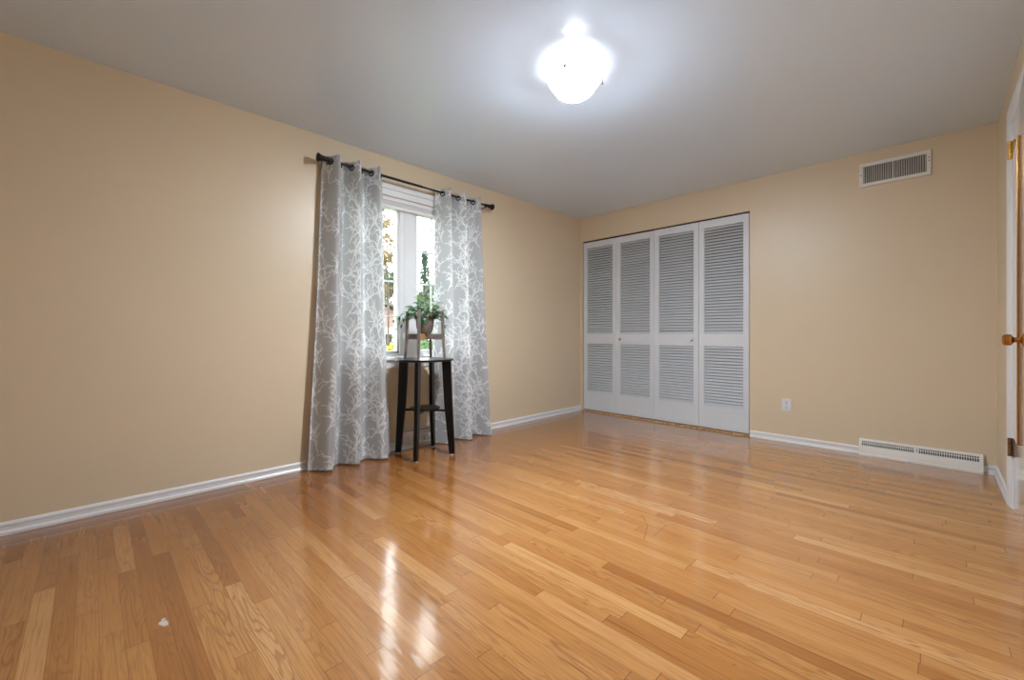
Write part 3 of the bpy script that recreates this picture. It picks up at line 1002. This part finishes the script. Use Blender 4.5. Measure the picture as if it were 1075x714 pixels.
MB().lathe([(0, 0.3685), (0.117, 0.3685), (0.122, 0.373), (0.120, 0.382), (0.11, 0.384), (0, 0.384)], tc, 'z', 48).build('shelf', M['black_wood'], tb, smooth=30)

# ------------------------------------------------------------------ plant stand and plant on the table
sc_ = tc + Vector((-0.01, 0.005, 0))
ps = thing('plant_stand', (sc_.x, sc_.y, TZ), 'small four-legged weathered wood plant stand on the black tabletop', 'plant stand')
SR = 0.150
for k in range(4):
    a = PH + k * PI / 2
    u = Vector((math.cos(a), math.sin(a), 0))
    b = MB()
    w = Vector((-u.y, u.x, 0))
    rings = []
    for z, r, h in ((TZ + 0.0005, SR + 0.016, 0.0085), (TZ + 0.13, SR + 0.004, 0.0105), (TZ + 0.385, SR - 0.006, 0.0115)):
        c = Vector((sc_.x, sc_.y, z)) + u * r
        rings.append([b.bm.verts.new(c + u * (h * i) + w * (h * j)) for i, j in ((-1, -1), (1, -1), (1, 1), (-1, 1))])
    for p, q in zip(rings, rings[1:]):
        for i in range(4):
            b.bm.faces.new((p[i], p[(i + 1) % 4], q[(i + 1) % 4], q[i]))
    b.bm.faces.new(rings[0]); b.bm.faces.new(rings[-1][::-1])
    bmesh.ops.bevel(b.bm, geom=list(b.bm.edges), offset=0.0018, segments=2, affect='EDGES')
    b.build('leg', M['stand'], ps, smooth=30)
CZB = TZ + 0.155
for k in range(2):
    a = PH + k * PI / 2
    u = Vector((math.cos(a), math.sin(a), 0)); w = Vector((-u.y, u.x, 0))
    b = MB()
    c = [sc_ + u * r + w * t_ for r, t_ in ((-SR + 0.012, -0.009), (SR - 0.012, -0.009), (SR - 0.012, 0.009), (-SR + 0.012, 0.009))]
    hh = 0.0005 * k
    b.prism([(i, 0) for i in range(4)], lambda i, _: (c[i].x, c[i].y, CZB - hh), lambda i, _: (c[i].x, c[i].y, CZB + 0.046 - hh))
    o = b.build('crossbar', M['stand'] if k == 1 else M['cork'], ps)
    if k == 0:
        o['label'] = 'warm brown crossbar'

PB = CZB + 0.0465
pp = thing('potted_plant', (sc_.x, sc_.y, PB), 'leafy green plant in a small dark pot held in the wooden stand', 'potted plant')
b = MB().lathe([(0, PB), (0.042, PB), (0.056, PB + 0.012), (0.068, PB + 0.05), (0.073, PB + 0.10), (0.074, PB + 0.125), (0.080, PB + 0.127), (0.080, PB + 0.138),
                (0.071, PB + 0.138), (0.070, PB + 0.12), (0, PB + 0.12)], sc_, 'z', 40)
b.build('pot', M['pot'], pp, smooth=35)
MB().lathe([(0, PB + 0.128), (0.04, PB + 0.127), (0.0695, PB + 0.122), (0.0695, PB + 0.1205), (0, PB + 0.1205)], sc_, 'z', 24).build('soil', M['soil'], pp, smooth=40)
# small green care tag on the camera side of the pot
vd = Vector((CX - sc_.x, CY - sc_.y, 0)).normalized()
vr = Vector((-vd.y, vd.x, 0))
b = MB()
c0 = sc_ + vd * 0.0815 + vr * (-0.012)
q = [c0 - vr * 0.020, c0 + vr * 0.020]
b.prism([(0, 0), (1, 0), (1, 1), (0.5, 1.35), (0, 1)], lambda i, j: (q[0] + (q[1] - q[0]) * i) + Vector((0, 0, PB + 0.085 + 0.03 * j)),
        lambda i, j: (q[0] + (q[1] - q[0]) * i) + vd * 0.0015 + Vector((0, 0, PB + 0.085 + 0.03 * j)))
b.build('plant_tag', M['tag'], pp)

def leaf_shape(bm, p, d, up, ln, wd):
    """pointed oval leaf with a fold along its midrib"""
    d = d.normalized()
    sd = d.cross(up)
    if sd.length < 1e-4:
        sd = d.cross(Vector((1, 0, 0)))
    sd.normalize()
    nn = sd.cross(d).normalized()
    prof = ((0.0, 0.02), (0.2, 0.75), (0.45, 1.0), (0.75, 0.65), (1.0, 0.03))
    prev = None
    for (k, wf) in prof:
        c = p + d * (ln * k) - nn * (ln * 0.30 * k * k)
        row = [bm.verts.new(c + sd * (wd * wf) + nn * (wd * wf * 0.30)), bm.verts.new(c), bm.verts.new(c - sd * (wd * wf) + nn * (wd * wf * 0.30))]
        if prev:
            bm.faces.new((prev[0], prev[1], row[1], row[0]))
            bm.faces.new((prev[1], prev[2], row[2], row[1]))
        prev = row
rl = random.Random(21)
bl_, st_, yg_ = MB(), MB(), MB()
pc = Vector((sc_.x, sc_.y, PB + 0.125))
for k in range(46):
    a = rl.uniform(0, 2 * PI)
    el = rl.uniform(0.15, 1.2)
    ln = rl.uniform(0.06, 0.155)
    d = Vector((math.cos(a) * math.cos(el), math.sin(a) * math.cos(el), math.sin(el)))
    s0 = pc + Vector((math.cos(a) * 0.03, math.sin(a) * 0.03, 0))
    pts = [s0, s0 + d * ln * 0.6 + Vector((0, 0, 0.012)), s0 + d * ln - Vector((0, 0, 0.02 * (1 - el)))]
    st_.tube(pts, [0.0022, 0.0018, 0.0012], 5)
    for m_ in range(3):
        q = pts[1].lerp(pts[2], m_ / 2)
        aa = a + rl.uniform(-1.3, 1.3)
        dd = Vector((math.cos(aa), math.sin(aa), rl.uniform(-0.6, 0.5)))
        leaf_shape(bl_.bm, q, dd, Vector((0, 0, 1)), rl.uniform(0.032, 0.058), rl.uniform(0.011, 0.019))
# long trailing shoots on the side towards the left pane
lf_ = -vr * -1
for k, (sgn, reach, drop) in enumerate(((-1, 0.20, 0.03), (-1, 0.15, 0.06), (-1, 0.19, 0.10), (1, 0.15, 0.03), (1, 0.12, 0.07), (-1, 0.12, 0.02))):
    side = vr * -sgn * -1
    pts = []
    for j in range(7):
        f = j / 6
        pts.append(pc + side * (0.03 + reach * f) + vd * (0.03 * math.sin(k * 2 + f * 2)) + Vector((0, 0, 0.05 * math.sin(f * PI * 0.9) - drop * f * f)))
    st_.tube(pts, 0.0015, 5)
    for j in range(1, 7):
        for sg in (1, -1):
            dd = side * 0.7 + Vector((rl.uniform(-0.5, 0.5), rl.uniform(-0.5, 0.5), rl.uniform(-0.9, 0.3)))
            leaf_shape(bl_.bm, pts[j], dd, Vector((0, 0, 1)), rl.uniform(0.032, 0.052), rl.uniform(0.010, 0.017))
# fine hanging stem
pts = [pc + vr * -0.19 + Vector((0, 0, 0.02 - 0.018 * j)) + vd * 0.01 + vr * 0.006 * math.sin(j) for j in range(8)]
for (off, hh) in ((vr * -0.045, 0.16), (vr * 0.022 + vd * 0.03, 0.135), (vr * -0.035 + vd * 0.02, 0.145), (vr * 0.08, 0.10)):
    top = pc + off + Vector((0, 0, hh))
    st_.tube([pc + off * 0.6, top], 0.0018, 5)
    for m_ in range(4):
        aa = rl.uniform(0, 6.28)
        leaf_shape(yg_.bm, top, Vector((math.cos(aa), math.sin(aa), 0.55)), Vector((0, 0, 1)), 0.050, 0.019)
st_.build('stems', M['stem'], pp)
bl_.build('foliage', M['leaf'], pp, smooth='all')
o = yg_.build('young_leaves', M['leaf_young'], pp, smooth='all')
o['label'] = 'pale yellow-green young leaves'

# ------------------------------------------------------------------ outside
GZ = -0.55
g_ = MB().box((-45, -20, GZ - 0.2), (-T - 0.01, 45, GZ)).build('lawn', M['lawn'])
g_['kind'] = 'structure'

def out_pt(px, fwd):                   # plan position seen through the window at a pixel column and a depth
    r = (px - 537.5) / 441
    s = math.sqrt(0.5)
    return CX + fwd * s * (r - 1), CY + fwd * s * (r + 1)
def leaves(bm, c, rad, n, size, rr, squash=1.0, hollow=0.4):
    for _ in range(n):
        d = Vector((rr.gauss(0, 1), rr.gauss(0, 1), rr.gauss(0, 1))).normalized()
        p = Vector(c) + Vector((d.x * rad, d.y * rad, d.z * rad * squash)) * (hollow + (1 - hollow) * rr.random())
        a = Vector((rr.gauss(0, 1), rr.gauss(0, 1), rr.gauss(0, 1))).normalized()
        b_ = a.orthogonal().normalized()
        s = size * rr.uniform(0.6, 1.2)
        bm.faces.new([bm.verts.new(p + q) for q in (a * s, b_ * s * 0.5, -a * s, -b_ * s * 0.5)])
def tree(name, label, x, y, hgt, crown, m, n, size, seed, trunk=0.13, branches=9, ztrunk=0.4):
    rr = random.Random(seed)
    t = thing(name, (x, y, GZ), label, 'tree')
    b = MB()
    top = Vector((x + rr.uniform(-.2, .2), y + rr.uniform(-.2, .2), GZ + hgt * 0.85))
    b.tube([(x, y, GZ), (x + 0.05, y, GZ + hgt * ztrunk), top], [trunk, trunk * 0.75, 0.02], 8)
    tips = [top]
    for k in range(branches):
        f = rr.uniform(ztrunk * 0.7, 0.8)
        s = Vector((x, y, GZ + hgt * f))
        a = rr.uniform(0, 2 * PI)
        e = s + Vector((math.cos(a) * crown * 0.7, math.sin(a) * crown * 0.7, hgt * rr.uniform(0.08, 0.25)))
        b.tube([s, s.lerp(e, 0.5) + Vector((0, 0, 0.1)), e], [trunk * 0.35, trunk * 0.22, 0.012], 6)
        tips.append(e)
    b.build('trunk', M['bark'], t)
    f = MB()
    for e in tips:
        leaves(f.bm, e, crown * 0.45, n // len(tips), size, rr, 0.8)
    f.build('crown', m, t)
    return t
def conifer(label, x, y, hgt, rad, n, seed):
    rr = random.Random(seed)
    t = thing('evergreen_tree', (x, y, GZ), label, 'tree')
    MB().tube([(x, y, GZ), (x, y, GZ + hgt)], [0.16, 0.02], 8).build('trunk', M['bark'], t)
    f = MB()
    for k in range(n):
        z = rr.random() ** 0.8
        r = rad * (1 - z) * (0.75 + 0.25 * math.sin(z * 40)) * rr.uniform(0.3, 1) + 0.05
        a = rr.uniform(0, 2 * PI)
        p = Vector((x + r * math.cos(a), y + r * math.sin(a), GZ + 0.3 + z * (hgt - 0.3)))
        d = Vector((math.cos(a), math.sin(a), -0.35)).normalized()
        s = d.cross(Vector((0, 0, 1))).normalized()
        l_ = rr.uniform(0.07, 0.16)
        f.bm.faces.new([f.bm.verts.new(p + q) for q in (d * l_, s * l_ * 0.3, -d * l_ * 0.5, -s * l_ * 0.3)])
    f.build('foliage', M['evergreen'], t)
def shrub(label, x, y, hgt, rad, m, n, seed, size=0.07):
    rr = random.Random(seed)
    t = thing('shrub', (x, y, GZ), label, 'shrub')
    b = MB()
    for k in range(6):
        a = rr.uniform(0, 6.28)
        b.tube([(x, y, GZ), (x + math.cos(a) * rad * 0.5, y + math.sin(a) * rad * 0.5, GZ + hgt * 0.8)], [0.02, 0.008], 5)
    b.build('stems', M['bark'], t)
    f = MB()
    for k in range(7):
        a = rr.uniform(0, 6.28)
        leaves(f.bm, (x + math.cos(a) * rad * 0.5, y + math.sin(a) * rad * 0.5, GZ + hgt * rr.uniform(0.3, 0.7)), max(rad * 0.6, hgt * 0.33), n // 7, size, rr, 0.8, 0.5)
    f.build('foliage', m, t)

x, y = out_pt(407, 11.0)
tree('maple_tree', 'thin-trunked tree with orange autumn leaves seen through the left pane', x, y, 5.2, 0.62, M['autumn'], 2600, 0.045, 4, 0.032, 13, 0.5)
x, y = out_pt(409, 27)
tree('broadleaf_tree', 'distant green tree rising behind the brick house', x, y, 5.8, 1.7, M['paleleaf'], 5000, 0.15, 6, 0.12, 14, 0.2)
for k, (px, fw, hh) in enumerate(((447, 36, 5.4), (464, 48, 6.6))):
    x, y = out_pt(px, fw)
    tree('broadleaf_tree', ('hazy pale tree far behind the dark evergreen', 'hazy pale tree far off at the right edge of the window')[k], x, y, hh, 1.9, M['paleleaf'], 2600, 0.25, 60 + k, 0.16, 14, 0.2)
x, y = out_pt(446, 15)
conifer('dark evergreen tree seen through the right pane', x, y, 4.5, 1.25, 2400, 9)
x, y = out_pt(466, 18)
tree('broadleaf_tree', 'loose pale green tree at the right edge of the right pane', x, y, 3.0, 1.1, M['greenleaf'], 1500, 0.12, 12, 0.08, 8, 0.3)
x, y = out_pt(411, 9.4)
shrub('bright yellow shrub low in the left pane', x, y, 1.50, 0.42, M['yellowleaf'], 900, 31)
x, y = out_pt(408, 7.5)
shrub('green shrub close outside the left pane', x, y, 0.95, 0.38, M['greenleaf'], 1100, 32, 0.05)
for k, (px, fw, hh, rd) in enumerate(((436, 13.0, 2.0, 0.6), (464, 10.2, 1.7, 0.38), (447, 5.2, 1.0, 0.34))):
    x, y = out_pt(px, fw)
    shrub(('broad green shrub below the dark evergreen tree', 'broad green shrub right of the dark evergreen tree',
           'low green shrub seen between the plant stand legs')[k], x, y, hh, rd, M['greenleaf'], 1300, 40 + k, 0.06)

# brick house across the street
hxp, hyp = out_pt(410, 19.0)
ho = thing('brick_house', (hxp, hyp, GZ), 'pink brick house with white trim far beyond the left pane', 'house')
b = MB().box((hxp - 6, hyp - 3.2, GZ), (hxp, hyp + 1.0, GZ + 2.1))
b.prism([(-3.2, 2.1), (1.0, 2.1), (-0.2, 2.75), (-2.0, 2.75)], lambda u, v_: (hxp - 6, hyp + u, GZ + v_), lambda u, v_: (hxp, hyp + u, GZ + v_))
b.build('brick_wall', M['brick'], ho)
MB().box((hxp, hyp - 3.2, GZ + 1.62), (hxp + 0.08, hyp + 1.0, GZ + 1.80)).build('trim_band', M['soffit'], ho)
b = MB().prism([(-3.6, 2.02), (-3.6, 2.12), (-2.0, 2.95), (-0.2, 2.95), (1.4, 2.12), (1.4, 2.02), (-0.2, 2.82), (-2.0, 2.82)],
               lambda u, v_: (hxp - 6.2, hyp + u, GZ + v_), lambda u, v_: (hxp + 0.3, hyp + u, GZ + v_))
b.build('roof', M['rooftile'], ho)
for yy in (-1.9, -0.3):
    f = MB().box((hxp, hyp + yy - 0.42, GZ + 0.6), (hxp + 0.05, hyp + yy + 0.42, GZ + 1.6)).build('window', M['soffit'], ho)
    MB().box((hxp + 0.05, hyp + yy - 0.34, GZ + 0.68), (hxp + 0.06, hyp + yy + 0.34, GZ + 1.52)).build('pane', M['dark'], f)

# porch roof beside the window: grooved underside, beam and gutter
pr = thing('awning', (-1.2, 0.6, 2.2), 'white ribbed awning roof outside the top of the right pane', 'awning')
def awning_mat():
    t = NT('translucent_awning_panel')
    tr = t.n('ShaderNodeBsdfTranslucent')
    tr.inputs[0].default_value = (0.88, 0.89, 0.90, 1)
    t.b.inputs['Base Color'].default_value = (0.7, 0.71, 0.72, 1)
    mx = t.n('ShaderNodeMixShader')
    mx.inputs[0].default_value = 0.85
    t.t.links.new(t.b.outputs[0], mx.inputs[1])
    t.t.links.new(tr.outputs[0], mx.inputs[2])
    t.t.links.new(mx.outputs[0], t.out.inputs[0])
    return t.m
px0, px1, py0, py1 = -2.10, -0.16, -1.42, 2.6
b = MB()
xx = px1
while xx > px0 + 0.05:
    b.box((xx - 0.215, py0, 2.345), (xx, py1, 2.350))
    b.box((xx - 0.03, py0, 2.325), (xx, py1, 2.345))
    xx -= 0.215
b.build('awning_panel', awning_mat(), pr)
for xx in (px1 - 0.01, px0 + 0.02):
    MB().box((xx - 0.03, py0, 2.27), (xx + 0.01, py1, 2.325)).build('rail', M['soffit'], pr)
MB().box((px0 - 0.05, py0, 2.23), (px0 - 0.02, py1, 2.36)).build('fascia', M['soffit'], pr)
for yy in (py0 + 0.01, py1 - 0.06):
    MB().box((px0 - 0.02, yy, 2.285), (px1, yy + 0.04, 2.324)).build('rafter', M['soffit'], pr)
MB().box((px0 - 0.02, py1 - 0.12, GZ), (px0 + 0.05, py1 - 0.05, 2.27)).build('post', M['soffit'], pr)
